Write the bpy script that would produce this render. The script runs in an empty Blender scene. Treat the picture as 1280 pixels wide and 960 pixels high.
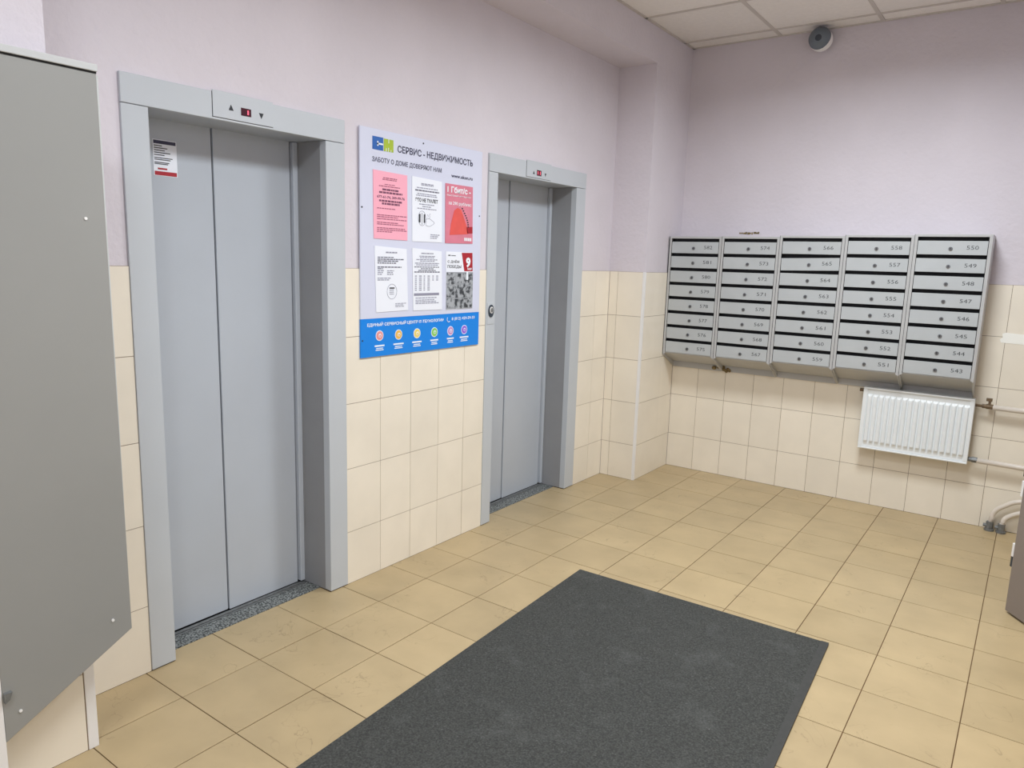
import bpy, math, random
from mathutils import Vector, Matrix
R = random.Random(7)
S = bpy.context.scene
COL = S.collection

# ---------------------------------------------------------------- camera
F, YAW, PITCH, ROLL = 915.35, 0.6204, -0.1683, 0.0303
cam = bpy.data.cameras.new('camera'); cam.sensor_width = 36; cam.lens = F/1280*36; cam.clip_start = .02
camo = bpy.data.objects.new('camera', cam); COL.objects.link(camo)
fw = Vector((-math.sin(YAW)*math.cos(PITCH), math.cos(YAW)*math.cos(PITCH), math.sin(PITCH)))
rt = Vector((math.cos(YAW), math.sin(YAW), 0)); up = rt.cross(fw)
r2 = rt*math.cos(ROLL)+up*math.sin(ROLL); u2 = up*math.cos(ROLL)-rt*math.sin(ROLL)
m = Matrix((r2, u2, -fw)).transposed().to_4x4(); m.translation = (2.1658, -5.0731, 1.4961)
camo.matrix_world = m
S.camera = camo
# ---------------------------------------------------------------- light and exposure
W = bpy.data.worlds.new('world'); S.world = W; W.use_nodes = True
W.node_tree.nodes['Background'].inputs[0].default_value = (.75, .85, 1, 1)
W.node_tree.nodes['Background'].inputs[1].default_value = .6
S.view_settings.view_transform = 'Standard'; S.view_settings.look = 'None'
S.view_settings.gamma = 1; S.view_settings.use_curve_mapping = False
S.view_settings.exposure = 0.06
LAMP_CELLS = [(2, 3, 44), (2, 6, 32), (2, 9, 24)]   # ceiling cell column, row, lamp power in watts
LAMP_COLOR = (.90, .96, 1)
LAMP_SPREAD = math.radians(162)

# ---------------------------------------------------------------- materials
def mat(name, color, rough=.5, metal=0, noise=0, nscale=8, bump=0, bscale=60, spec=.5, rnd=0, emit=None, estr=0, dark=None, detail=4):
    m = bpy.data.materials.new(name); m.use_nodes = True
    nt = m.node_tree; b = nt.nodes['Principled BSDF']
    lin = [((c/255)/12.92 if c/255 <= .04045 else ((c/255+.055)/1.055)**2.4) for c in color]
    b.inputs['Base Color'].default_value = (*lin, 1)
    b.inputs['Roughness'].default_value = rough; b.inputs['Metallic'].default_value = metal
    b.inputs['Specular IOR Level'].default_value = spec
    geo = None
    last = None
    def N(t): return nt.nodes.new(t)
    if noise or bump or rnd:
        geo = N('ShaderNodeNewGeometry')
    if noise:
        n = N('ShaderNodeTexNoise'); n.inputs['Scale'].default_value = nscale; n.inputs['Detail'].default_value = detail
        nt.links.new(geo.outputs['Position'], n.inputs['Vector'])
        cr = N('ShaderNodeValToRGB'); cr.color_ramp.elements[0].position = .3; cr.color_ramp.elements[1].position = .7
        d = dark
        if d: dl = [((c/255+.055)/1.055)**2.4 for c in d]
        else: dl = [c*(1-noise) for c in lin]
        cr.color_ramp.elements[0].color = (*dl, 1); cr.color_ramp.elements[1].color = (*[min(1, c*(1+noise*.3)) for c in lin], 1)
        nt.links.new(n.outputs['Fac'], cr.inputs[0]); last = cr.outputs[0]
        nt.links.new(last, b.inputs['Base Color'])
    if rnd:
        oi = N('ShaderNodeObjectInfo'); mr = N('ShaderNodeMapRange'); mr.inputs[3].default_value = 1-rnd; mr.inputs[4].default_value = 1+rnd*.4
        nt.links.new(oi.outputs['Random'], mr.inputs[0])
        mx = N('ShaderNodeMix'); mx.data_type = 'RGBA'; mx.blend_type = 'MULTIPLY'; mx.inputs[0].default_value = 1
        if last: nt.links.new(last, mx.inputs[6])
        else: mx.inputs[6].default_value = (*lin, 1)
        nt.links.new(mr.outputs[0], mx.inputs[7]); last = mx.outputs[2]
        nt.links.new(last, b.inputs['Base Color'])
    if bump:
        n = N('ShaderNodeTexNoise'); n.inputs['Scale'].default_value = bscale; n.inputs['Detail'].default_value = 5
        nt.links.new(geo.outputs['Position'], n.inputs['Vector'])
        bp = N('ShaderNodeBump'); bp.inputs['Strength'].default_value = bump; bp.inputs['Distance'].default_value = .01
        nt.links.new(n.outputs['Fac'], bp.inputs['Height']); nt.links.new(bp.outputs[0], b.inputs['Normal'])
    if emit:
        b.inputs['Emission Color'].default_value = (*emit, 1); b.inputs['Emission Strength'].default_value = estr
    return m

PLASTER = mat('painted_plaster', (220, 213, 220), .8, noise=.05, nscale=2.5, bump=.35, bscale=38, spec=.25)
TILE = mat('wall_tile_cream', (243, 234, 218), .26, noise=.05, nscale=5, rnd=.04, spec=.35)
GROUT = mat('wall_grout', (140, 120, 100), .9)
FGROUT = mat('floor_grout', (104, 76, 42), .95, noise=.3, nscale=20)
PORTAL = mat('grey_painted_steel_frame', (195, 200, 206), .38, noise=.03, nscale=3)
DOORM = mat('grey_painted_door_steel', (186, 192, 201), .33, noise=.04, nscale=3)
DOORD = mat('shaded_jamb_steel', (150, 151, 154), .4, noise=.06, nscale=6)  # door steel with the shade of the right reveal painted into its colour
GAP = mat('black_gap', (18, 18, 20), .8)
CABM = mat('cabinet_grey_enamel', (150, 150, 147), .42, noise=.04, nscale=3)
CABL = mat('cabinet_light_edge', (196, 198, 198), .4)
BOXM = mat('mailbox_grey_enamel', (186, 190, 192), .4, noise=.04, nscale=9)
BOXC = mat('mailbox_casing_enamel', (190, 190, 190), .42, noise=.05, nscale=9)
BOXS = mat('mailbox_dark_inside', (30, 32, 38), .7)
INK = mat('black_number_ink', (50, 52, 58), .7)
LOCK = mat('dull_steel_lock', (120, 122, 125), .35, metal=.7)
RADM = mat('white_radiator_enamel', (238, 242, 244), .28)
PIPEM = mat('pale_painted_pipe', (225, 215, 204), .4, noise=.05, nscale=20)
GALV = mat('grey_fitting_metal', (132, 134, 134), .5, metal=.4, noise=.3, nscale=60)
RUST = mat('rusty_brass_valve', (120, 100, 76), .6, metal=.3, noise=.4, nscale=80)
CEIL = mat('mineral_ceiling_tile', (246, 241, 236), .9, noise=.04, nscale=40, rnd=.07)
RAIL = mat('ceiling_grid_rail', (206, 199, 193), .6)
WHITE = mat('white_plastic', (238, 236, 235), .4)
GREYP = mat('grey_plastic_dome', (104, 114, 124), .25, spec=.6)
DARKL = mat('dark_lens', (58, 66, 76), .1)
BOARD = mat('pale_blue_board_print', (216, 219, 238), .33)
BLUE = mat('blue_print', (8, 134, 232), .33)
LBLUE = mat('logo_blue', (44, 100, 178), .35)
LGREEN = mat('logo_green', (170, 192, 58), .35)
NAVY = mat('dark_navy_print', (52, 50, 78), .5)
WPRINT = mat('white_print', (240, 246, 252), .5)
PAPER = mat('white_paper', (240, 243, 252), .55)
PINK = mat('pink_paper', (250, 176, 196), .55)
ROSE = mat('rose_poster', (222, 130, 150), .4, noise=.12, nscale=12)
REDP = mat('red_poster_bag', (232, 92, 84), .4, noise=.15, nscale=14)
CRIM = mat('crimson_print', (172, 30, 44), .4)
GTXT = mat('grey_print', (148, 148, 166), .6)
SOFT = mat('soft_black_print', (104, 104, 120), .6)
PDARK = mat('dark_pink_paper_print', (120, 70, 96), .6)
PTXT = mat('pink_paper_print', (168, 96, 120), .6)
LCD = mat('dark_red_display', (70, 22, 36), .15)
LED = mat('red_led_digit', (220, 60, 80), .3, emit=(1, .12, .2), estr=1.2)
FOAM = mat('brown_foam', (148, 128, 88), .9, noise=.5, nscale=60, bump=.8, bscale=90)
LEAF = mat('brown_grey_door_enamel', (136, 126, 120), .42, noise=.05, nscale=4)
LEAFE = mat('grey_door_edge', (168, 164, 160), .4)

def floor_tile_material():
    m = mat('beige_floor_tile', (187, 166, 129), .34, rnd=.07, spec=.4)
    nt = m.node_tree; b = nt.nodes['Principled BSDF']
    prev = b.inputs['Base Color'].links[0].from_socket
    geo = nt.nodes.new('ShaderNodeNewGeometry')
    # cloudy tone
    n1 = nt.nodes.new('ShaderNodeTexNoise'); n1.inputs['Scale'].default_value = 5; n1.inputs['Detail'].default_value = 6
    nt.links.new(geo.outputs['Position'], n1.inputs['Vector'])
    r1 = nt.nodes.new('ShaderNodeValToRGB'); r1.color_ramp.elements[0].position = .3; r1.color_ramp.elements[1].position = .7
    r1.color_ramp.elements[0].color = (.88, .87, .85, 1); r1.color_ramp.elements[1].color = (1.03, 1.02, 1, 1)
    nt.links.new(n1.outputs['Fac'], r1.inputs[0])
    # thin veins and scuffs where a warped noise crosses one value
    n2 = nt.nodes.new('ShaderNodeTexNoise'); n2.inputs['Scale'].default_value = 6; n2.inputs['Detail'].default_value = 3; n2.inputs['Distortion'].default_value = 1.4
    nt.links.new(geo.outputs['Position'], n2.inputs['Vector'])
    r2_ = nt.nodes.new('ShaderNodeValToRGB'); e = r2_.color_ramp.elements
    e[0].position = .585; e[0].color = (0, 0, 0, 1); e[1].position = .592; e[1].color = (1, 1, 1, 1)
    x = e.new(.60); x.color = (0, 0, 0, 1)
    nt.links.new(n2.outputs['Fac'], r2_.inputs[0])
    n3 = nt.nodes.new('ShaderNodeTexNoise'); n3.inputs['Scale'].default_value = 3.3
    nt.links.new(geo.outputs['Position'], n3.inputs['Vector'])
    r3 = nt.nodes.new('ShaderNodeMapRange'); r3.inputs[1].default_value = .42; r3.inputs[2].default_value = .6; r3.inputs[4].default_value = .62
    nt.links.new(n3.outputs['Fac'], r3.inputs[0])
    mu = nt.nodes.new('ShaderNodeMath'); mu.operation = 'MULTIPLY'
    nt.links.new(r2_.outputs[0], mu.inputs[0]); nt.links.new(r3.outputs[0], mu.inputs[1])
    a = nt.nodes.new('ShaderNodeMix'); a.data_type = 'RGBA'; a.blend_type = 'MULTIPLY'; a.inputs[0].default_value = 1
    nt.links.new(prev, a.inputs[6]); nt.links.new(r1.outputs[0], a.inputs[7])
    c = nt.nodes.new('ShaderNodeMix'); c.data_type = 'RGBA'
    nt.links.new(mu.outputs[0], c.inputs[0]); nt.links.new(a.outputs[2], c.inputs[6]); c.inputs[7].default_value = (.25, .18, .10, 1)
    nt.links.new(c.outputs[2], b.inputs['Base Color'])
    bp = nt.nodes.new('ShaderNodeBump'); bp.inputs['Strength'].default_value = .25; bp.inputs['Distance'].default_value = .004
    nt.links.new(n1.outputs['Fac'], bp.inputs['Height']); nt.links.new(bp.outputs[0], b.inputs['Normal'])
    return m
FTILE = floor_tile_material()

def speckle(name, base, dark, scale, lo, hi, rough):
    m = mat(name, base, rough); nt = m.node_tree; b = nt.nodes['Principled BSDF']
    geo = nt.nodes.new('ShaderNodeNewGeometry'); n = nt.nodes.new('ShaderNodeTexNoise')
    n.inputs['Scale'].default_value = scale; n.inputs['Detail'].default_value = 6
    nt.links.new(geo.outputs['Position'], n.inputs['Vector'])
    cr = nt.nodes.new('ShaderNodeValToRGB'); cr.color_ramp.elements[0].position = lo; cr.color_ramp.elements[1].position = hi
    for e, c in zip(cr.color_ramp.elements, (dark, base)): e.color = (*[((k/255+.055)/1.055)**2.4 for k in c], 1)
    nt.links.new(n.outputs['Fac'], cr.inputs[0]); nt.links.new(cr.outputs[0], b.inputs['Base Color'])
    return m, cr
GRANITE, _ = speckle('grey_granite_sill', (146, 149, 147), (50, 54, 54), 120, .45, .56, .5)
MATM, _cr = speckle('charcoal_mat_pile', (72, 73, 70), (47, 48, 46), 170, .35, .65, .95)
_e = _cr.color_ramp.elements.new(.78); _e.color = (.13, .135, .13, 1)
def scuff_mat(m):
    nt = m.node_tree; b = nt.nodes['Principled BSDF']; prev = b.inputs['Base Color'].links[0].from_socket
    geo = nt.nodes.new('ShaderNodeNewGeometry'); n = nt.nodes.new('ShaderNodeTexNoise'); n.inputs['Scale'].default_value = 5; n.inputs['Detail'].default_value = 8; n.inputs['Roughness'].default_value = .62
    nt.links.new(geo.outputs['Position'], n.inputs['Vector'])
    r = nt.nodes.new('ShaderNodeMapRange'); r.inputs[1].default_value = .55; r.inputs[2].default_value = .8; r.inputs[4].default_value = .3
    nt.links.new(n.outputs['Fac'], r.inputs[0]); x = nt.nodes.new('ShaderNodeMix'); x.data_type = 'RGBA'
    nt.links.new(r.outputs[0], x.inputs[0]); nt.links.new(prev, x.inputs[6]); x.inputs[7].default_value = (.17, .175, .17, 1)
    nt.links.new(x.outputs[2], b.inputs['Base Color'])
scuff_mat(MATM)
PHOTO, _ = speckle('grey_photo_print', (170, 174, 180), (56, 60, 66), 48, .42, .56, .5)

# ---------------------------------------------------------------- mesh helpers
class MB:
    def __init__(s): s.v = []; s.f = []
    def box(s, x0, x1, y0, y1, z0, z1):
        n = len(s.v); s.v += [(x, y, z) for z in (z0, z1) for y in (y0, y1) for x in (x0, x1)]
        s.f += [tuple(n+i for i in q) for q in ((0, 2, 3, 1), (4, 5, 7, 6), (0, 1, 5, 4), (2, 6, 7, 3), (0, 4, 6, 2), (1, 3, 7, 5))]
        return s
    def prism(s, pts, axis, a, b):
        """polygon pts in the two other axes, extruded along axis from a to b"""
        n = len(s.v); k = len(pts)
        for t in (a, b):
            for p, q in pts:
                s.v.append({'x': (t, p, q), 'y': (p, t, q), 'z': (p, q, t)}[axis])
        s.f.append(tuple(range(n, n+k))[::-1]); s.f.append(tuple(range(n+k, n+2*k)))
        for i in range(k): j = (i+1) % k; s.f.append((n+i, n+j, n+k+j, n+k+i))
        return s
    def cyl(s, c, r, h, axis='z', seg=20, r2=None):
        r2 = r if r2 is None else r2; n = len(s.v)
        for t, rr in ((0, r), (h, r2)):
            for i in range(seg):
                a = 2*math.pi*i/seg; p, q = rr*math.cos(a), rr*math.sin(a)
                d = {'x': (t, p, q), 'y': (p, t, q), 'z': (p, q, t)}[axis]
                s.v.append((c[0]+d[0], c[1]+d[1], c[2]+d[2]))
        s.f.append(tuple(range(n, n+seg))[::-1]); s.f.append(tuple(range(n+seg, n+2*seg)))
        for i in range(seg): j = (i+1) % seg; s.f.append((n+i, n+j, n+seg+j, n+seg+i))
        return s
    def tube(s, path, r, seg=14):
        P = [Vector(p) for p in path]; n0 = len(s.v); ref = Vector((0, 0, 1))
        for i, p in enumerate(P):
            t = (P[min(i+1, len(P)-1)]-P[max(i-1, 0)]).normalized()
            u = t.cross(ref)
            if u.length < .1: u = t.cross(Vector((0, 1, 0)))
            u.normalize(); w = t.cross(u)
            for k in range(seg):
                a = 2*math.pi*k/seg; s.v.append(tuple(p+u*r*math.cos(a)+w*r*math.sin(a)))
        for i in range(len(P)-1):
            for k in range(seg):
                a, b = n0+i*seg+k, n0+i*seg+(k+1) % seg
                s.f.append((a, b, b+seg, a+seg))
        s.f.append(tuple(range(n0, n0+seg))[::-1]); s.f.append(tuple(range(n0+(len(P)-1)*seg, n0+len(P)*seg)))
        return s
    def sphere(s, c, rx, ry, rz, seg=20, rings=12):
        n = len(s.v)
        for i in range(rings+1):
            t = math.pi*i/rings
            for k in range(seg):
                a = 2*math.pi*k/seg
                s.v.append((c[0]+rx*math.sin(t)*math.cos(a), c[1]+ry*math.sin(t)*math.sin(a), c[2]+rz*math.cos(t)))
        for i in range(rings):
            for k in range(seg):
                j = (k+1) % seg; s.f.append((n+i*seg+k, n+(i+1)*seg+k, n+(i+1)*seg+j, n+i*seg+j))
        return s
    def mesh(s, name, off=(0, 0, 0)):
        me = bpy.data.meshes.new(name)
        me.from_pydata([(a-off[0], b-off[1], c-off[2]) for a, b, c in s.v], [], s.f); me.validate(); 
        import bmesh as _b
        bm = _b.new(); bm.from_mesh(me); _b.ops.recalc_face_normals(bm, faces=bm.faces); bm.to_mesh(me); bm.free()
        return me
def wloc(o):
    v = Vector((0, 0, 0))
    while o: v = v+o.location; o = o.parent
    return v
def build(name, mb, m, parent=None, origin=None, bevel=0, smooth=False, label=None):
    """mb holds WORLD coordinates; origin (world) is the object's own origin"""
    po = wloc(parent) if parent else Vector((0, 0, 0))
    og = Vector(origin) if origin is not None else po
    me = mb.mesh(name, og); me.materials.append(m)
    if smooth:
        for p in me.polygons: p.use_smooth = len(p.vertices) <= 4
    o = bpy.data.objects.new(name, me); COL.objects.link(o); o.parent = parent; o.location = og-po
    if bevel:
        md = o.modifiers.new('bevel', 'BEVEL'); md.width = bevel; md.segments = 2; md.limit_method = 'ANGLE'
    if label: o['label'] = label
    return o
def thing(name, loc, label, cat, group=None):
    o = bpy.data.objects.new(name, None); COL.objects.link(o); o.location = loc; o['label'] = label; o['category'] = cat
    if group: o['group'] = group
    return o
def tag(o, label, cat, group=None):
    o['label'] = label; o['category'] = cat
    if group: o['group'] = group
    return o
def structure(o): o['kind'] = 'structure'; return o

def place2d(plane, off):
    """2D (u, v) on a wall: L = elevator wall (normal +x), B = back wall (normal -y)"""
    if plane == 'L': return lambda u, v, n=0: (off+n, u, v)
    return lambda u, v, n=0: (u, off-n, v)
def flat(name, pts, plane, off, m, parent=None, th=.0006, **k):
    pl = place2d(plane, off); mb = MB(); n = len(pts)
    mb.v = [pl(u, v, 0) for u, v in pts]+[pl(u, v, th) for u, v in pts]
    mb.f = [tuple(range(n)), tuple(range(n, 2*n))]+[(i, (i+1) % n, n+(i+1) % n, n+i) for i in range(n)]
    return build(name, mb, m, parent, **k)
def rect(u0, u1, v0, v1): return [(u0, v0), (u1, v0), (u1, v1), (u0, v1)]
def disc(u, v, r, seg=22, ru=None): return [(u+(ru or r)*math.cos(2*math.pi*i/seg), v+r*math.sin(2*math.pi*i/seg)) for i in range(seg)]
def bars(name, rects, plane, off, m, parent, th=.0005):
    """many print marks of one block as one part"""
    mb = MB(); pl = place2d(plane, off)
    for (u0, u1, v0, v1) in rects:
        a, b = pl(u0, v0, 0), pl(u1, v1, th)
        mb.box(min(a[0], b[0]), max(a[0], b[0]), min(a[1], b[1]), max(a[1], b[1]), min(a[2], b[2]), max(a[2], b[2]))
    return build(name, mb, m, parent)
_txt = {}
def text(name, body, u0, u1, v0, v1, plane, off, m, parent, bold=0, slant=0):
    """lettering stretched to fill the box u0..u1, v0..v1 on the wall plane"""
    key = (body, bold)
    if key not in _txt:
        c = bpy.data.curves.new('t', 'FONT'); c.body = body; c.offset = bold; c.resolution_u = 2; c.extrude = 0
        o = bpy.data.objects.new('t', c); COL.objects.link(o); bpy.context.view_layer.update()
        me = bpy.data.meshes.new_from_object(o.evaluated_get(bpy.context.evaluated_depsgraph_get()))
        _txt[key] = ([tuple(v.co) for v in me.vertices], [tuple(p.vertices) for p in me.polygons])
        bpy.data.objects.remove(o); bpy.data.curves.remove(c); bpy.data.meshes.remove(me)
    V, Fc = _txt[key]
    xs = [v[0] for v in V]; ys = [v[1] for v in V]; x0, x1, y0, y1 = min(xs), max(xs), min(ys), max(ys)
    pl = place2d(plane, off); po = wloc(parent)
    me = bpy.data.meshes.new(name)
    me.from_pydata([Vector(pl(u0+(x-x0)/(x1-x0)*(u1-u0)+slant*(y-y0)/(y1-y0), v0+(y-y0)/(y1-y0)*(v1-v0)))-po for x, y, z in V], [], Fc)
    me.materials.append(m)
    o = bpy.data.objects.new(name, me); COL.objects.link(o); o.parent = parent
    return o

# ---------------------------------------------------------------- dimensions
D = .266                       # elevator wall tile face at x = -D, pilaster face at x = 0, back wall y = 0
YP0, YP1 = -.553, -4.15        # inner corners of the elevator niche
XR, YF, ZC = 2.72, -6.3, 2.967
ZT = [0, .2487, .5461, .8435, 1.1409, 1.4383]
BEAM = 2.757
E1 = (-3.841, -2.923); O1 = (-3.752, -3.022)
E2 = (-1.937, -.935); O2 = (-1.858, -1.045)
P = .006                       # plaster lies this far behind the tile face

# ---------------------------------------------------------------- floor
mb = MB().box(-.75, XR+.5, YF-.2, .3, -.1, -.0025)
floor = structure(build('floor', mb, FGROUT))
gx = [-D-.08, -.033]+[-.033+.3067*i for i in range(1, 10)]
gx = [g for g in gx if g < XR]+[XR]
gy = [-3.862+.304*j for j in range(-8, 13)]
gy = [YF]+[g for g in gy if g > YF+.05]+[0.0]
def clip(a, b):
    c = (max(a[0], b[0]), min(a[1], b[1]), max(a[2], b[2]), min(a[3], b[3]))
    return c if c[1]-c[0] > .004 and c[3]-c[2] > .004 else None
zones = [(0, XR, YF, 0), (-D, 0, YP1, YP0), (-.338, -D, O1[0], O1[1]), (-.385, -D, O2[0], O2[1])]
zones = [(0, XR, YF, 0), (-D, .0, YP1, YP0), (-.338, -D, O1[0], O1[1]), (-.345, -D, O2[0], O2[1])]
g = .0017
for i in range(len(gx)-1):
    for j in range(len(gy)-1):
        cell = (gx[i]+g, gx[i+1]-g, gy[j]+g, gy[j+1]-g)
        if i == 0: cell = (-.4, gx[1]-g, gy[j]+g, gy[j+1]-g)
        pcs = [c for c in (clip(cell, z) for z in zones) if c]
        if not pcs: continue
        mb = MB(); dz = R.uniform(-.0004, .0003)
        for c in pcs: mb.box(c[0], c[1], c[2], c[3], -.006, dz)
        c = pcs[0]
        build('tile', mb, FTILE, floor, origin=((c[0]+c[1])/2, (c[2]+c[3])/2, 0))

# ---------------------------------------------------------------- walls
def wall_tiles(parent, plane, face, us, u_lo, u_hi, rows=range(5), th=.0065, skip=None):
    """one object per tile; us = joint positions along the wall"""
    cuts = [u_lo]+[u for u in us if u_lo+.012 < u < u_hi-.012]+[u_hi]
    cache = {}
    for a, b in zip(cuts[:-1], cuts[1:]):
        for r in rows:
            w = round(b-a-.0024, 4); h = round(ZT[r+1]-ZT[r]-.0024, 4); key = (w, h)
            if key not in cache:
                mb = MB()
                if plane in 'L': mb.box(-th, 0, -w/2, w/2, -h/2, h/2)
                elif plane == 'B': mb.box(-w/2, w/2, 0, th, -h/2, h/2)
                elif plane == 'F': mb.box(-w/2, w/2, -th, 0, -h/2, h/2)
                elif plane == 'R': mb.box(0, th, -w/2, w/2, -h/2, h/2)
                me = mb.mesh('tile'); me.materials.append(TILE); cache[key] = me
            o = bpy.data.objects.new('tile', cache[key]); COL.objects.link(o); o.parent = parent
            u = (a+b)/2; v = (ZT[r]+ZT[r+1])/2; n = R.uniform(-.0004, .0004)
            o.location = Vector((face+n, u, v) if plane in 'LR' else (u, face+n, v))-wloc(parent)

# elevator wall with its two openings
XW = -D-P
mb = MB()
for y0, y1, z0, z1 in ((YF-.2, O1[0]-.03, 0, 3.2), (O1[0]-.03, O1[1]+.03, 1.99, 3.2), (O1[1]+.03, O2[0]-.03, 0, 3.2), (O2[0]-.03, O2[1]+.03, 1.99, 3.2), (O2[1]+.03, .2, 0, 3.2)):
    mb.box(-.62, XW, y0, y1, z0, z1)
mb.box(-.70, -.62, YF-.2, .2, 0, 3.2)
wall_left = structure(build('wall_left', mb, PLASTER))
T = .202
wall_tiles(wall_left, 'L', -D, [-2.917+T*k for k in range(1, 5)], E1[1], E2[0])
wall_tiles(wall_left, 'L', -D, [-.74], E2[1], YP0-.0005)
wall_tiles(wall_left, 'L', -D, [-3.845-T], YP1+.007, E1[0])
gr = MB()
for a, b in ((E1[1], E2[0]), (E2[1], YP0), (YP1, E1[0])): gr.box(XW-.001, XW+P-.0018, a, b, 0, ZT[5])
build('grout', gr, GROUT, wall_left)
# pilaster by the back wall, pilaster on the near side, beam over the niche
pil = build('pilaster', MB().box(XW+.0004, -P, YP0+P, .1, 0, ZC+.1), PLASTER, wall_left)
wall_tiles(pil, 'L', 0, [-T, -2*T], YP0+.012, -.0005)
wall_tiles(pil, 'B', YP0, [-T], -D+.0005, -.012)
gr = MB().box(-P, -.0018, YP0+P, 0, 0, ZT[5]); gr.box(-D, -P, YP0+.0018, YP0+P, 0, ZT[5])
build('grout', gr, GROUT, pil)
trimmb = MB().prism([(-.017, YP0-.0012), (.0012, YP0-.0012), (.0012, YP0+.017), (-.004, YP0+.017), (-.004, YP0+.004), (-.017, YP0+.004)], 'z', 0, ZT[5])
build('corner_trim', trimmb, WHITE, pil, bevel=.0015)
pil2 = build('pilaster', MB().box(XW+.0004, -P, YF-.1, YP1-P, 0, ZC+.1), PLASTER, wall_left)
wall_tiles(pil2, 'L', 0, [-4.165-.195-T*k for k in range(11)], YF+.001, YP1-.03)
gr = MB().box(-P, -.0018, YF, YP1-P, 0, ZT[5]); build('grout', gr, GROUT, pil2)
trimmb = MB().prism([(-.02, YP1+.0012), (.0016, YP1+.0012), (.0016, YP1-.028), (-.004, YP1-.028), (-.004, YP1-.004), (-.02, YP1-.004)], 'z', 0, ZT[5])
build('corner_trim', trimmb, WHITE, pil2, bevel=.0015)
build('beam', MB().box(XW+.0004, -P, YP1-P, YP0+P, BEAM, ZC+.1), PLASTER, wall_left)

wall_back = structure(build('wall_back', MB().box(-.62, XR+.3, P, .25, 0, 3.2), PLASTER))
wall_tiles(wall_back, 'B', 0, [T*k for k in range(1, 20)], .0005, XR)
build('grout', MB().box(0, XR, .0018, P+.001, 0, ZT[5]), GROUT, wall_back)

# right wall with the doorway of the open leaf
mb = MB()
for y0, y1, z0, z1 in ((YF-.2, -1.93, 0, 3.2), (-1.93, -1.08, 2.08, 3.2), (-1.08, .25, 0, 3.2)): mb.box(XR+P, XR+.3, y0, y1, z0, z1)
mb.box(XR+.3, XR+.4, -2.1, -.9, 0, 3.2)
wall_right = structure(build('wall_right', mb, PLASTER))
wall_tiles(wall_right, 'R', XR, [-T*k for k in range(1, 5)], -1.08, -.001)
wall_tiles(wall_right, 'R', XR, [-1.93-T*k for k in range(1, 21)], YF, -1.93)
gr = MB().box(XR+.0018, XR+P, -1.08, 0, 0, ZT[5]); gr.box(XR+.0018, XR+P, YF, -1.93, 0, ZT[5]); build('grout', gr, GROUT, wall_right)
wall_front = structure(build('wall_front', MB().box(-.62, XR+.3, YF-.25, YF, 0, 3.2), PLASTER))

# ---------------------------------------------------------------- ceiling
cxs = [0-P, .592]+[.592+.6*i for i in range(1, 4)]+[XR+P]
cys = [P, -.155]+[-.155-.6*i for i in range(1, 11)]+[YF]
ceiling = structure(build('ceiling', MB().box(-.62, XR+.3, YF-.2, .25, ZC+.09, ZC+.2), PLASTER))
lamps = {(c, r): s for c, r, s in LAMP_CELLS}
for i in range(len(cxs)-1):
    for j in range(len(cys)-1):
        x0, x1, y0, y1 = cxs[i], cxs[i+1], cys[j+1], cys[j]
        if (i, j) in lamps:
            cx, cy = (x0+x1)/2, (y0+y1)/2
            t = thing('ceiling_light', (cx, cy, ZC), 'square flush ceiling light panel above the lobby floor, %s' % {3: 'nearest the mailboxes', 6: 'over the middle of the mat', 9: 'behind the camera'}[j], 'ceiling light', 'ceiling light panels')
            fr = MB()
            for a in ((x0+.012, x0+.032, y0+.012, y1-.012), (x1-.032, x1-.012, y0+.012, y1-.012), (x0+.032, x1-.032, y0+.012, y0+.032), (x0+.032, x1-.032, y1-.032, y1-.012)):
                fr.box(a[0], a[1], a[2], a[3], ZC-.004, ZC+.03)
            build('frame', fr, WHITE, t)
            em = mat('lamp_diffuser', (240, 240, 240), .6, emit=LAMP_COLOR, estr=2.5)
            ld = bpy.data.lights.new('lamp', 'AREA'); ld.shape = 'SQUARE'; ld.size = .52; ld.spread = LAMP_SPREAD
            ld.energy = lamps[(i, j)]; ld.color = LAMP_COLOR
            lo = bpy.data.objects.new('lamp', ld); COL.objects.link(lo); lo.parent = t; lo.location = (0, 0, -.001)
            build('diffuser', MB().box(x0+.032, x1-.032, y0+.032, y1-.032, ZC+.002, ZC+.01), em, t)
            continue
        build('ceiling_tile', MB().box(x0+.006, x1-.006, y0+.006, y1-.006, ZC+.003+R.uniform(0, .003), ZC+.02), CEIL, ceiling, origin=((x0+x1)/2, (y0+y1)/2, ZC))
for x in cxs[1:-1]: build('grid_rail', MB().box(x-.011, x+.011, YF, P, ZC-.0005, ZC+.03), RAIL, ceiling)
for y in cys[1:-1]: build('grid_rail', MB().box(-P, XR+P, y-.011, y+.011, ZC-.001, ZC+.03), RAIL, ceiling)
for args in ((-P, .014, YF, P), (-P, XR+P, -.014, P)): build('grid_rail', MB().box(args[0], args[1], args[2], args[3], ZC-.001, ZC+.03), RAIL, ceiling)

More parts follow.
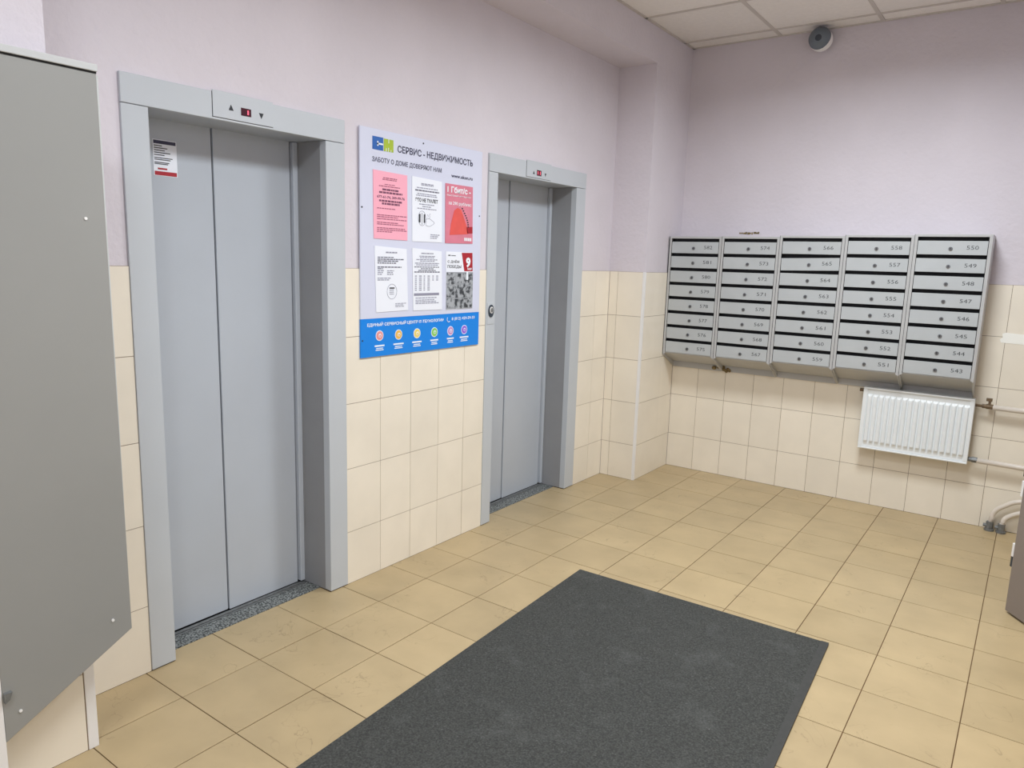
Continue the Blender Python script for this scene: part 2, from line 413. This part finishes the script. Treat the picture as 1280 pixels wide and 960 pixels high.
# ---------------------------------------------------------------- elevators
def elevator(E, O, seam, dr, ind, disp, arrows, digit, label):
    XD = -.455
    t = thing('elevator_entrance', (-.35, (E[0]+E[1])/2, 0), label, 'elevator')
    xf = -.2615
    for a, b in ((E[0], O[0]), (O[1], E[1])):
        build('jamb', MB().box(-.30, xf, a, b, .004, 1.948), PORTAL, t, bevel=.002)
    build('header', MB().box(-.30, xf+.002, E[0], E[1], 1.9495, 2.042), PORTAL, t, bevel=.002)
    # reveal: side liners step in before the sliding panels
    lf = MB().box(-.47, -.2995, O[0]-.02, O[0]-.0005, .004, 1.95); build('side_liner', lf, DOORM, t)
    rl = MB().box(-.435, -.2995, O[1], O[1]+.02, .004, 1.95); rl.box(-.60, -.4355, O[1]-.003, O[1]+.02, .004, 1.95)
    build('side_liner', rl, DOORD, t, label='right side of the elevator reveal, its shade painted as darker grey')
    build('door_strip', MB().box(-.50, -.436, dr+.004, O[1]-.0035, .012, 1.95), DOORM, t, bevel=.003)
    build('top_liner', MB().box(-.60, -.2995, O[0]-.02, O[1]+.02, 1.951, 1.99), DOORM, t)
    build('door_panel', MB().box(XD-.03, XD-.006, O[0]-.08, seam-.002, .0065, 1.965), DOORM, t, bevel=.0015)
    build('door_panel', MB().box(XD-.024, XD, seam+.002, dr, .0065, 1.965), DOORM, t, bevel=.0015)
    build('dark_gap', MB().box(-.60, XD-.032, O[0]-.02, O[1]+.02, 0, 1.965), GAP, t, label='black gap behind the sliding panels')
    # threshold and grooved sill
    xg = -.34 if E is E1 else -.347
    build('threshold', MB().box(XD+.034, xg, O[0]-.01, O[1]+.01, -.006, .0012), GRANITE, t, label='speckled grey granite threshold')
    s = MB().box(XD+.0245, XD+.0325, O[0], O[1], -.006, .003); s.box(XD+.0015, XD+.018, O[0], O[1], -.006, .004)
    build('sill', s, GALV, t); build('sill_groove', MB().box(XD-.03, XD+.0335, O[0], O[1], -.007, -.0016), GAP, t)
    # floor indicator
    ip = build('indicator_plate', MB().box(xf, xf+.0045, ind[0], ind[1], 1.9585, 2.048), PORTAL, t, bevel=.001)
    bars('plate_shadow_gap', [(ind[0]-.002, ind[0], 1.956, 2.042), (ind[0]-.002, ind[1], 1.9568, 1.9583)], 'L', xf+.0022, GAP, ip)
    X = xf+.0046
    flat('display', rect(*disp), 'L', X, LCD, ip)
    text('digit', digit[0], digit[1], digit[2], disp[2]+.006, disp[3]-.006, 'L', X+.0008, LED, ip)
    (u, v), (u2, v2), q = arrows
    flat('arrow', [(u-q, v-q), (u+q, v-q), (u, v+q)], 'L', X, INK, ip); flat('arrow', [(u2, v2-q), (u2+q, v2+q), (u2-q, v2+q)], 'L', X, INK, ip)
    return t
e1 = elevator(E1, O1, -3.405, -3.053, (-3.523, -3.275), (-3.412, -3.37, 1.979, 2.006), ((-3.452, 1.999), (-3.327, 1.99), .010), ('1', -3.386, -3.38), 'left elevator entrance, nearer grey steel frame with closed sliding doors')
e2 = elevator(E2, O2, -1.482, -1.075, (-1.602, -1.35), (-1.502, -1.455, 1.972, 2.003), ((-1.532, 1.986), (-1.412, 1.983), .009), ('11', -1.492, -1.465), 'right elevator entrance beyond the notice board, with call button on its frame')
# call button on the left jamb of the far elevator
cb = build('call_plate', MB().box(-.2615, -.2585, -1.928, -1.868, 1.145, 1.262), PORTAL, e2, bevel=.001)
flat('button_ring', disc(-1.899, 1.217, .034, 26, .024), 'L', -.2585, DARKL, cb, th=.004)
flat('button_ring', disc(-1.899, 1.222, .018, 22, .0145), 'L', -.2545, WHITE, cb, th=.003, label='white ring of the button')
flat('button', disc(-1.899, 1.222, .012, 20, .0095), 'L', -.2515, GALV, cb, th=.003)

def sticker():
    X = -.4605
    t = thing('notice_sticker', (X, -3.59, 1.754), 'small white notice sticker with red footer on the left elevator door', 'sticker')
    flat('sheet', rect(-3.635, -3.546, 1.755, 1.881), 'L', X, PAPER, t)
    X += .0008
    bars('header_band', [(-3.632, -3.549, 1.866, 1.878)], 'L', X, NAVY, t)
    bars('red_footer', [(-3.632, -3.549, 1.757, 1.771)], 'L', X, CRIM, t)
    bars('print_lines', [(-3.631, -3.631+w, z, z+.003) for z, w in ((1.858, .03), (1.85, .05), (1.842, .04), (1.834, .06), (1.826, .038), (1.816, .068), (1.810, .06), (1.80, .055), (1.795, .05))], 'L', X, INK, t)
    bars('red_line', [(-3.62, -3.585, 1.777, 1.783)], 'L', X, CRIM, t)
sticker()

# ---------------------------------------------------------------- notice board
XB = -.2585
nb = thing('notice_board', (XB, -2.42, 1.043), 'pale blue notice board with bright blue footer between the two elevators', 'notice board')
build('board_panel', MB().box(-D+.0004, XB, -2.842, -2.003, 1.2165, 2.035), BOARD, nb)
build('footer_panel', MB().box(-D+.0004, XB, -2.842, -2.003, 1.043, 1.216), BLUE, nb, label='bright blue footer strip')
X = XB+.0004
lg = flat('logo', rect(-2.77, -2.706, 1.949, 2.004), 'L', X, LBLUE, nb, label='blue half of the logo')
bars('logo_mark', [(-2.742, -2.735, 1.966, 1.986), (-2.742, -2.708, 1.972, 1.979)], 'L', X+.0006, WPRINT, lg)
lg = flat('logo', rect(-2.702, -2.643, 1.949, 2.002), 'L', X, LGREEN, nb, label='green half of the logo')
bars('logo_mark', [(-2.689, -2.686, 1.949, 1.962), (-2.675, -2.672, 1.949, 1.966), (-2.660, -2.657, 1.949, 1.958), (-2.674, -2.671, 1.985, 2.002)], 'L', X+.0006, WPRINT, lg)
text('lettering', 'СЕРВИС - НЕДВИЖИМОСТЬ', -2.617, -2.080, 1.948, 1.985, 'L', X+.0002, NAVY, nb, bold=.025)
text('lettering', 'ЗАБОТУ О ДОМЕ ДОВЕРЯЮТ НАМ', -2.772, -2.318, 1.894, 1.919, 'L', X+.0002, NAVY, nb, bold=.02)
text('lettering', 'www.ukon.ru', -2.246, -2.080, 1.885, 1.902, 'L', X+.0002, NAVY, nb, bold=.03)
text('lettering', 'ЕДИНЫЙ СЕРВИСНЫЙ ЦЕНТР IT-ТЕХНОЛОГИИ', -2.803, -2.288, 1.178, 1.199, 'L', X+.0002, WPRINT, nb, bold=.025)
text('lettering', '8 (812) 429-39-33', -2.225, -2.040, 1.178, 1.197, 'L', X+.0002, WPRINT, nb, bold=.012)
tb = MB(); hs = [place2d('L', X+.0012)(-2.250+.012*math.cos(a), 1.188+.013*math.sin(a)) for a in [math.pi*.75+i*math.pi*.11 for i in range(10)]]
build('handset_icon', tb.tube(hs, .0018, 6), WPRINT, nb)
for u, v, c in ((-2.728, 1.137, (236, 150, 150)), (-2.606, 1.134, (240, 184, 80)), (-2.481, 1.132, (240, 214, 110)), (-2.356, 1.130, (140, 206, 96)), (-2.234, 1.129, (206, 150, 200)), (-2.124, 1.129, (150, 90, 220))):
    mi = mat('icon_print', c, .4)
    ic = flat('icon', disc(u, v, .024), 'L', X, WPRINT, nb, label='round coloured footer icon')
    flat('icon_disc', disc(u, v, .0205), 'L', X+.0006, mi, ic)
    flat('icon_mark', disc(u+.002, v, .010, 5), 'L', X+.0012, WPRINT, ic)
    flat('icon_mark', disc(u+.002, v-.001, .006, 5), 'L', X+.0018, mi, ic)
    w = R.uniform(.026, .036)
    bars('caption', [(u-w, u+w, 1.087, 1.094), (u-w*.7, u+w*.7, 1.077, 1.081), (u-w*.8, u+w*.8, 1.069, 1.073)], 'L', X, WPRINT, nb)
for u, v in ((-2.832, 1.70), (-2.448, 2.016), (-2.018, 1.713), (-2.832, 1.12)):
    build('screw', MB().cyl((XB, u, v), .004, .0015, 'x', 10), DARKL, nb)

def paper(name, q, m, label, cat='poster', tilt=0):
    """q = four corners (u, v) on the board face, from bottom left"""
    c = ((q[0][0]+q[1][0])/2, q[0][1])
    t = thing(name, (XB+.0015, c[0], c[1]), label, cat, 'papers on the notice board')
    flat('sheet', q, 'L', XB+.0008, m, t, th=.0016)
    return t
XP = XB+.0028
def lines(t, m, u0, u1, rows, seed=0, center=False):
    r = random.Random(seed); out = []
    for v, h, f in rows:
        w = (u1-u0)*f; a = (u0+u1)/2-w/2 if center else u0
        x = a
        while x < a+w-.004:
            l = r.uniform(.008, .024); e = min(x+l, a+w); out.append((x, e, v, v+h)); x = e+.0035
    return bars('print_lines', out, 'L', XP, m, t)
# pink notice, top left
t = paper('paper_notice', [(-2.764, 1.570), (-2.552, 1.568), (-2.556, 1.860), (-2.768, 1.864)], PINK, 'pink paper notice, top left on the board')
lines(t, PTXT, -2.75, -2.58, [(1.833, .004, .5), (1.826, .004, .55), (1.806, .003, .4), (1.797, .004, .8)], 1, True)
lines(t, PDARK, -2.745, -2.575, [(1.781, .008, .62), (1.768, .008, .85)], 2, True)
text('lettering', '677-61-74, 309-99-76', -2.745, -2.572, 1.745, 1.759, 'L', XP, PDARK, t, bold=.035)
lines(t, PDARK, -2.745, -2.575, [(1.732, .008, .85), (1.720, .008, .65)], 3, True)
lines(t, PTXT, -2.745, -2.56, [(1.701, .004, .6), (1.672, .004, 1), (1.664, .004, .7), (1.655, .004, 1), (1.640, .004, .7), (1.632, .004, .9), (1.616, .004, .95), (1.608, .004, 1), (1.600, .004, .5)], 4)
# white notice, top middle
t = paper('paper_notice', [(-2.520, 1.566), (-2.310, 1.568), (-2.316, 1.856), (-2.524, 1.862)], PAPER, 'white paper notice with small drawings, top middle on the board')
lines(t, GTXT, -2.505, -2.335, [(1.832, .004, .5), (1.826, .004, .5), (1.812, .004, .85)], 5, True)
lines(t, SOFT, -2.505, -2.335, [(1.799, .006, .98)], 6, True)
lines(t, GTXT, -2.505, -2.335, [(1.785, .004, .8), (1.777, .004, .9)], 7, True)
text('lettering', 'ЭТО НЕ ТУАЛЕТ', -2.502, -2.345, 1.750, 1.768, 'L', XP, INK, t, bold=.04)
lines(t, GTXT, -2.505, -2.335, [(1.738, .004, .65), (1.728, .004, .4), (1.718, .004, .8)], 8, True)
bars('drawing', [(-2.477, -2.466, 1.655, 1.695), (-2.443, -2.434, 1.655, 1.695), (-2.456, -2.454, 1.645, 1.70)], 'L', XP, INK, t)
tb = MB()
for pts in ([(-2.405+.028*math.cos(a)*(1+.3*math.cos(3*a)), 1.658+.018*math.sin(a)) for a in [i*math.pi/9 for i in range(19)]],
            [(-2.405, 1.677), (-2.400, 1.685), (-2.404, 1.692), (-2.398, 1.700)], [(-2.416, 1.680), (-2.412, 1.688), (-2.417, 1.695)],
            [(-2.455+.026*math.cos(a), 1.675+.034*math.sin(a)) for a in [i*math.pi/9 for i in range(19)]]):
    tb.tube([place2d('L', XP)(a, b) for a, b in pts], .001, 5)
build('drawing', tb, GTXT, t)
lines(t, GTXT, -2.395, -2.33, [(1.600, .004, 1), (1.592, .004, .9), (1.584, .004, .7)], 9)
# rose advert, top right
t = paper('advert_poster', [(-2.286, 1.566), (-2.072, 1.570), (-2.078, 1.853), (-2.290, 1.853)], ROSE, 'rose red internet advert with a red bag shape, top right on the board')
text('lettering', '1 Гбит/с -', -2.275, -2.095, 1.812, 1.842, 'L', XP, WPRINT, t, bold=.03)
text('lettering', 'быстрый интернет', -2.278, -2.092, 1.793, 1.804, 'L', XP, WPRINT, t, bold=.006)
text('lettering', 'за 290 руб/мес', -2.266, -2.088, 1.750, 1.771, 'L', XP, WPRINT, t, bold=.01)
flat('bag_print', [(-2.255, 1.607), (-2.110, 1.617), (-2.125, 1.66), (-2.168, 1.735), (-2.196, 1.742), (-2.222, 1.728), (-2.246, 1.66)], 'L', XP, REDP, t)
flat('box_print', [(-2.118, 1.620), (-2.074, 1.622), (-2.076, 1.655), (-2.124, 1.652)], 'L', XP, CRIM, t)
mb_ = []
for i in range(9):
    a = i*.34; mb_.append((-2.165+.05*math.sin(a*.55), -2.155+.05*math.sin(a*.55), 1.738-i*.011, 1.744-i*.011))
bars('cable_print', mb_, 'L', XP+.0006, INK, t)
bars('brand_print', [(-2.140+i*.015, -2.129+i*.015, 1.582, 1.598) for i in range(4)], 'L', XP, WPRINT, t)
# white notice with round stamp, bottom left
t = paper('paper_notice', [(-2.750, 1.243), (-2.545, 1.246), (-2.557, 1.529), (-2.760, 1.539)], PAPER, 'white paper notice with an oval stamp, bottom left on the board')
lines(t, GTXT, -2.735, -2.575, [(1.508, .006, .45)], 10, True)
lines(t, SOFT, -2.742, -2.575, [(1.487, .004, .6), (1.478, .005, 1), (1.470, .005, .8), (1.461, .005, .7), (1.443, .005, .9), (1.436, .004, .2)], 11)
lines(t, GTXT, -2.742, -2.66, [(1.427, .004, .5), (1.419, .004, .4), (1.411, .004, .4), (1.394, .004, 1), (1.386, .004, .9)], 12)
lines(t, GTXT, -2.683, -2.64, [(1.427, .004, 1), (1.419, .004, 1), (1.411, .004, .9)], 13)
tb = MB(); tb.tube([place2d('L', XP)(-2.652+.031*math.cos(a), 1.335+.034*math.sin(a)) for a in [i*math.pi/12 for i in range(25)]], .001, 5)
build('stamp', tb, GTXT, t)
bars('stamp_text', [(-2.668, -2.636, 1.348, 1.354)], 'L', XP, INK, t)
bars('stamp_lines', [(-2.668, -2.640, v, v+.003) for v in (1.340, 1.331, 1.322)], 'L', XP, GTXT, t)
lines(t, GTXT, -2.63, -2.56, [(1.278, .003, 1), (1.271, .003, .8), (1.264, .003, .8)], 14)
# white notice with table, bottom middle
t = paper('paper_notice', [(-2.510, 1.242), (-2.303, 1.240), (-2.311, 1.525), (-2.520, 1.536)], PAPER, 'white paper notice with a printed table, bottom middle on the board')
lines(t, GTXT, -2.50, -2.33, [(1.510, .005, .5), (1.497, .004, .65), (1.490, .004, .6), (1.481, .004, .9), (1.474, .004, .6), (1.464, .004, 1), (1.456, .004, .9)], 15, True)
lines(t, SOFT, -2.505, -2.325, [(1.446, .004, 1), (1.438, .004, .5), (1.430, .004, .7), (1.422, .005, 1)], 16, True)
cells = []
for v in [1.403-.0095*i for i in range(8)]:
    for a, w in ((-2.500, .012), (-2.472, .018), (-2.440, .010), (-2.412, .016), (-2.378, .010), (-2.350, .014)):
        if a < -2.39 or v > 1.38: cells.append((a, a+w, v, v+.0045))
bars('table_print', cells, 'L', XP, GTXT, t)
bars('table_total', [(-2.506, -2.328, 1.312, 1.324)], 'L', XP, GTXT, t)
lines(t, GTXT, -2.495, -2.33, [(1.299, .004, .9), (1.289, .004, .8), (1.281, .004, .9), (1.273, .004, 1)], 17)
# victory day poster, bottom right
t = paper('greeting_poster', [(-2.272, 1.236), (-2.062, 1.238), (-2.070, 1.526), (-2.280, 1.526)], PAPER, 'greeting poster with red flag and grey photos, bottom right on the board')
flat('red_flag', [(-2.135, 1.430), (-2.068, 1.430), (-2.072, 1.524), (-2.158, 1.522)], 'L', XP, CRIM, t)
text('digit', '9', -2.124, -2.086, 1.448, 1.500, 'L', XP+.0008, WPRINT, t, bold=.05)
text('lettering', 'мая', -2.110, -2.076, 1.436, 1.447, 'L', XP+.0008, WPRINT, t, bold=.02)
text('lettering', 'С ДНЁМ', -2.266, -2.176, 1.468, 1.486, 'L', XP, INK, t, bold=.02)
text('lettering', 'ПОБЕДЫ', -2.266, -2.160, 1.442, 1.460, 'L', XP, INK, t, bold=.02)
bars('print_lines', [(-2.262, -2.245, 1.505, 1.510), (-2.238, -2.205, 1.505, 1.508)], 'L', XP, INK, t)
flat('photo_ground', rect(-2.273, -2.064, 1.239, 1.425), 'L', XP-.0004, mat('grey_photo_ground', (150, 154, 160), .5), t)
for (a, b, c, d) in ((-2.272, -2.205, 1.362, 1.422), (-2.200, -2.140, 1.368, 1.418), (-2.136, -2.068, 1.360, 1.420), (-2.270, -2.212, 1.300, 1.357), (-2.207, -2.125, 1.296, 1.362), (-2.120, -2.066, 1.298, 1.352), (-2.268, -2.212, 1.248, 1.294), (-2.207, -2.140, 1.240, 1.290), (-2.135, -2.066, 1.244, 1.292)):
    flat('photo_print', rect(a, b, c, d), 'L', XP, PHOTO, t)
bars('ribbon_print', [(-2.119, -2.104, 1.385, 1.428)], 'L', XP+.0008, WPRINT, t)

# ---------------------------------------------------------------- mailboxes
COLS = [(.003, .376, .8795, 582), (.3765, .757, .8815, 574), (.7575, 1.1465, .889, 566), (1.147, 1.5215, .8955, 558), (1.522, 1.905, .9015, 550)]
places = ['leftmost, touching the pilaster', 'second from the left', 'in the middle of the five', 'second from the right, over the radiator end', 'rightmost, over the radiator']
for ci, (x0, x1, zb, n0) in enumerate(COLS):
    w = x1-x0; YFR = -.2; pitch = .0993; zt = zb+8*pitch; ztop = zt+.015
    t = thing('mailbox_cabinet', (x0+w/2, 0, .755), 'grey mailbox cabinet with doors %d to %d, %s' % (n0, n0-7, places[ci]), 'mailboxes', 'wall mailboxes')
    cs = MB()
    sw = .0165
    prof = [(YFR, ztop), (YFR, zb-.016), (YFR+.006, zb-.024), (-.002, .756+.002*ci), (-.002, ztop)]
    for a in (x0, x1-.0075):
        cs.prism(prof, 'x', a, a+.0075)
    build('side_panel', cs, BOXC, t, bevel=.001)
    fl = MB()
    fl.box(x0+.0075, x0+sw, YFR-.0005, YFR+.004, zb-.012, ztop); fl.box(x1-sw, x1-.0075, YFR-.0005, YFR+.004, zb-.012, ztop)
    build('front_flange', fl, BOXC, t)
    gp = MB().box(x0-.0008, x0+.0008, YFR-.002, YFR+.02, zb-.016, ztop); gp.box(x0+sw, x0+sw+.002, YFR-.001, YFR+.004, zb, zt); gp.box(x1-sw-.002, x1-sw, YFR-.001, YFR+.004, zb, zt)
    build('shadow_joint', gp, GAP, t)
    build('top_panel', MB().box(x0+.0075, x1-.0075, YFR, -.002, zt+.001, ztop), BOXC, t, bevel=.001)
    zr = .803+.002*ci
    build('bottom_panel', MB().prism([(YFR+.004, zb-.001), (YFR+.004, zb-.006), (-.03, zr-.003), (-.03, zr+.002)], 'x', x0+.0076, x1-.0076), BOXC, t)
    build('rear_strip', MB().box(x0+.0076, x1-.0076, -.012, -.002, .757+.002*ci, zr+.02), BOXC, t)
    build('dark_inside', MB().box(x0+.0076, x1-.0076, YFR+.035, YFR+.04, zb-.001, zt+.001), BOXS, t)
    for k in range(8):
        zz = zb+pitch*(7-k); d0, d1 = x0+sw+.003, x1-sw-.003
        cx, cz = (d0+d1)/2, zz+.038
        dmb = MB().box(d0, d1, YFR-.001, YFR+.002, zz+.0005, zz+pitch-.0215)
        dmb.box(d0+.002, d1-.002, YFR+.002, YFR+.014, zz+.0005, zz+.003)
        dmb.box(d0+.002, d1-.002, YFR+.002, YFR+.010, zz+pitch-.024, zz+pitch-.0215)
        od = build('door', dmb, BOXM, t, origin=(cx, YFR, cz), bevel=.0008)
        if n0-k == 565: od.rotation_euler[1] = -.026; od.location.z -= .002
        lx = x0+w*.485+R.uniform(-.003, .003); lz = zz+.034
        lk = build('lock', MB().cyl((lx, YFR-.0014, lz), .0105, -.0045, 'y', 16), LOCK, od, bevel=.0008)
        # key slot and number live on the door as sub-parts
        nu = str(n0-k); tx = x0+w*.765
        if ci == 0: tx = x0+w*.755
        text('number', nu, tx-.029, tx+.029, zz+.030, zz+.052, 'B', YFR-.0014, INK, od, bold=-.006)
        bars('key_slot', [(lx-.0015, lx+.0015, lz-.005, lz+.005)], 'B', YFR-.0060, GAP, od)

fo = MB()
for i in range(16):
    fo.sphere((.35+R.uniform(-.03, .10), -.012+R.uniform(-.006, .004), .772+R.uniform(-.012, .018)), R.uniform(.008, .018), .008, R.uniform(.006, .012), 8, 6)
tag(build('sealant_residue', fo, FOAM, None, origin=(.38, -.01, .77), smooth=True), 'brown crumbly sealant residue under the second mailbox cabinet', 'sealant')
cr_ = MB()
for i in range(10):
    a = .42+i*.014; cr_.box(a, a+R.uniform(.008, .018), P-.003, P+.001, 1.712+R.uniform(0, .006), 1.724+R.uniform(0, .008))
build('chipped_plaster', cr_, FOAM, wall_back)

# ---------------------------------------------------------------- radiator
RX0, RX1, RZ0, RZ1, RY = 1.325, 1.921, .386, .776, -.10
t = thing('radiator', ((RX0+RX1)/2, -.05, RZ0), 'white ribbed panel radiator hanging under the mailboxes', 'radiator')
nc = 17; nu_ = nc*8; nv = 26; mbp = MB(); ux0, ux1 = RX0+.022, RX1-.022
for j in range(nv+1):
    tt = j/nv; z = RZ0+.012+(RZ1-RZ0-.024)*tt
    fade = max(0, min(1, (tt-.055)/.06, (.92-tt)/.04))
    for i in range(nu_+1):
        ph = (i % 8)/8; x = ux0+(ux1-ux0)*i/nu_
        p = {0: 0, 1: 0, 2: .75, 3: 1, 4: 1, 5: 1, 6: 1, 7: .75}[i % 8]
        mbp.v.append((x, RY-.013*p*fade+.005, z))
for j in range(nv):
    for i in range(nu_):
        a = j*(nu_+1)+i; mbp.f.append((a, a+1, a+nu_+2, a+nu_+1))
rp = build('ribbed_panel', mbp, RADM, t)
fr = MB(); fr.box(RX0, RX1, RY-.004, RY+.05, RZ1-.011, RZ1); fr.box(RX0, RX1, RY-.004, RY+.05, RZ0, RZ0+.011)
fr.box(RX0, ux0+.001, RY-.002, RY+.05, RZ0+.011, RZ1-.011); fr.box(ux1-.001, RX1, RY-.002, RY+.05, RZ0+.011, RZ1-.011)
build('casing', fr, RADM, t, bevel=.003)
build('back_panel', MB().box(RX0+.004, RX1-.004, RY+.045, RY+.05, RZ0+.011, RZ1-.011), RADM, t)
for x in (1.42, 1.82): build('bracket', MB().box(x-.015, x+.015, RY+.05, 0, RZ0+.06, RZ1-.06), GALV, t)
build('air_plug', MB().cyl((RX0-.026, RY+.03, .752), .011, .027, 'x', 10), RUST, t, bevel=.001)

def pipe(name, path, r, label, cat='pipe', fits=(), fm=GALV, m=PIPEM, group='heating pipes'):
    t = thing(name, path[0], label, cat, group)
    build('tube', MB().tube(path, r), m, t, smooth=True)
    for f in fits: build('fitting', f, fm, t, bevel=.001)
    return t
y = -.058
v = MB().cyl((1.922, y, .737), .008, .05, 'x', 12); v.cyl((1.955, y, .737), .013, .02, 'x', 6); v.cyl((1.975, y, .737), .015, .035, 'x', 8); v.cyl((1.99, y, .745), .007, .028, 'z', 8)
h = MB().box(1.972, 2.002, y-.009, y+.009, .768, .786)
pipe('heating_pipe', [(2.008, y, .735), (2.3, y, .733), (XR, y, .731)], .0155, 'upper pale heating pipe running right from the rusty radiator valve', fits=(v, h), fm=RUST)
v = MB().cyl((1.914, y, .412), .014, .03, 'x', 8); v.cyl((1.94, y, .412), .0175, .028, 'x', 6)
pipe('heating_pipe', [(1.965, y, .4105), (2.2, y, .406), (2.45, y, .403), (XR, y, .401)], .0155, 'lower pale heating pipe running right from the radiator bottom', fits=(v,))
def bend(pts, n=6):
    P_ = [Vector(p) for p in pts]; out = [P_[0]]
    for a, b, c in zip(P_[:-2], P_[1:-1], P_[2:]):
        d1 = min(.04, (b-a).length*.45); p = b+(a-b).normalized()*d1; q = b+(c-b).normalized()*d1
        for i in range(n+1): s = i/n; out.append(p*(1-s)**2+b*2*s*(1-s)+q*s*s)
    return [tuple(o) for o in out+[P_[-1]]]
for (bx, by), pts, lab in (((2.073, -.045), [(2.073, -.045, .02), (2.083, -.045, .125), (2.185, -.045, .205), (2.45, -.045, .215), (XR, -.045, .215)], 'left of two pale pipes bending out of the floor near the corner'),
                           ((2.132, -.05), [(2.132, -.05, .02), (2.137, -.05, .09), (2.215, -.05, .145), (2.45, -.05, .15), (XR, -.05, .15)], 'right of two pale pipes bending out of the floor near the corner')):
    v = MB().cyl((bx, by, 0), .026, .012, 'z', 12); v.cyl((bx, by, .01), .019, .045, 'z', 8); v.cyl((bx-.012, by, .03), .011, -.02, 'x', 8)
    pipe('floor_pipe', bend(pts), .0135, lab, fits=(v,))

# ---------------------------------------------------------------- painted sun streak, camera, mat
zs = 1.108  # streak of sunlight on the tiles, put in as a thin near-white strip
tag(flat('sun_streak', [(2.0, zs), (1.994, zs+.018), (2.006, zs+.03), (2.002, zs+.052), (2.02, zs+.058), (2.26, zs+.047), (2.27, zs-.008)], 'B', -.0005, mat('sun_streak_white', (252, 251, 244), .5), None, th=.001), 'streak of sunlight on the tiles right of the mailboxes, painted as a white strip', 'painted sunlight')

t = thing('security_camera', (.858, 0, 2.9), 'small grey dome security camera high on the mailbox wall', 'camera')
build('mount', MB().cyl((.858, .005, 2.905), .05, -.03, 'y', 24), GREYP, t, bevel=.003, smooth=True)
build('collar', MB().sphere((.861, -.066, 2.890), .068, .05, .066), WHITE, t, smooth=True, label='white collar of the dome')
build('dome', MB().sphere((.855, -.080, 2.898), .067, .060, .067, 28, 16), GREYP, t, smooth=True)
build('lens', MB().sphere((.859, -.134, 2.890), .02, .010, .02), DARKL, t, smooth=True)

mq = [(.485, -2.099), (.5205, -3.0), (.580, -4.45), (1.750, -4.45), (1.680, -2.966), (1.636, -2.075)]
mo = MB().prism(mq, 'z', .0008, .008)
mt = tag(build('entrance_mat', mo, MATM, None, origin=(1.1, -3.2, .0008), bevel=.003), 'large charcoal carpet mat lying on the beige floor tiles', 'mat')
bd = MB()
def quad(a, b, wd):
    a = Vector((*a, 0)); b = Vector((*b, 0)); n = (b-a).normalized().cross(Vector((0, 0, 1)))*-wd
    return [tuple(p[:2]) for p in (a, b, b+n, a+n)]
bd.prism(quad(mq[5], mq[4], -.03), 'z', .007, .0086); bd.prism(quad(mq[4], mq[3], -.03), 'z', .007, .0086)
RUB = mat('dark_rubber_edge', (62, 62, 60), .8, noise=.15, nscale=60)
build('rubber_edge', bd, RUB, mt)

# ---------------------------------------------------------------- grey sheet-metal cabinet at the left edge and white post
XC = .10
t = thing('service_cabinet', (XC/2, -4.25, .3), 'grey sheet-metal cabinet on the near pilaster, cut off by the left edge', 'cabinet')
pf = [(-4.083, 1.94), (-4.418, 1.94), (-4.418, .2035), (-4.078, .388)]
build('front_panel', MB().prism(pf, 'x', XC-.012, XC), CABM, t, bevel=.0015)
build('body', MB().prism([(-4.095, 1.938), (-4.417, 1.938), (-4.417, .214), (-4.095, .389)], 'x', .0008, XC-.0125), CABM, t)
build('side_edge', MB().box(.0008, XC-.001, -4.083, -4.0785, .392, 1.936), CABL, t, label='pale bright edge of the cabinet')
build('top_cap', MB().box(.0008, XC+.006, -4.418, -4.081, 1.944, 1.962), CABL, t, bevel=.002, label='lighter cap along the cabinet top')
build('cap_joint', MB().box(.002, XC+.0012, -4.417, -4.083, 1.9395, 1.945), GAP, t)
for u, v in ((-4.133, 1.569), (-4.131, .434), (-4.380, .277)): build('screw', MB().cyl((XC, u, v), .004, .003, 'x', 10), WHITE, t)
build('latch', MB().prism([(-4.416, .345), (-4.398, .345), (-4.405, .325), (-4.416, .318)], 'x', XC, XC+.012), GALV, t)
tag(build('steel_post', MB().box(.0008, XC+.001, -4.51, -4.4185, .0005, 2.3), WHITE, None, origin=(.05, -4.49, 0), bevel=.002), 'white square post beside the grey cabinet at the left edge', 'post')

# ---------------------------------------------------------------- open door leaf on the right
hx, hy = 2.198, -1.253
dv = Vector((.585, -.811)); nv_ = Vector((-.811, -.585))
L = .80
def lp(s, n): q = Vector((hx, hy))+dv*s+nv_*n; return (q[0], q[1])
t = thing('open_door', (hx+dv[0]*L, hy+dv[1]*L, 0), 'grey-brown metal door standing open at the right edge', 'door')
build('door_leaf', MB().prism([lp(0, 0), lp(L, 0), lp(L, -.04), lp(0, -.04)], 'z', .01, 2.05), LEAF, t, bevel=.002)
build('edge_flange', MB().prism([lp(-.034, -.041), lp(L, -.041), lp(L, -.046), lp(-.034, -.046)], 'z', .06, 2.06), LEAFE, t)
for z0, z1, mm in ((.25, .31, WHITE), (.53, .60, WHITE)):
    q = lp(-.034, -.030)
    build('latch_plate', MB().cyl((q[0], q[1], z0), .012, z1-z0, 'z', 10), mm, t, bevel=.001)
for z0, z1 in ((.20, .25), (.62, .66)):
    q = lp(-.040, -.034)
    build('bolt', MB().cyl((q[0], q[1], z0), .011, z1-z0, 'z', 10), DARKL, t)
door = structure(build('door_1', MB().box(XR-.004, XR+.06, -1.93, -1.88, 0, 2.08).box(XR-.004, XR+.06, -1.13, -1.08, 0, 2.08).box(XR-.004, XR+.06, -1.88, -1.13, 2.03, 2.08), LEAFE))
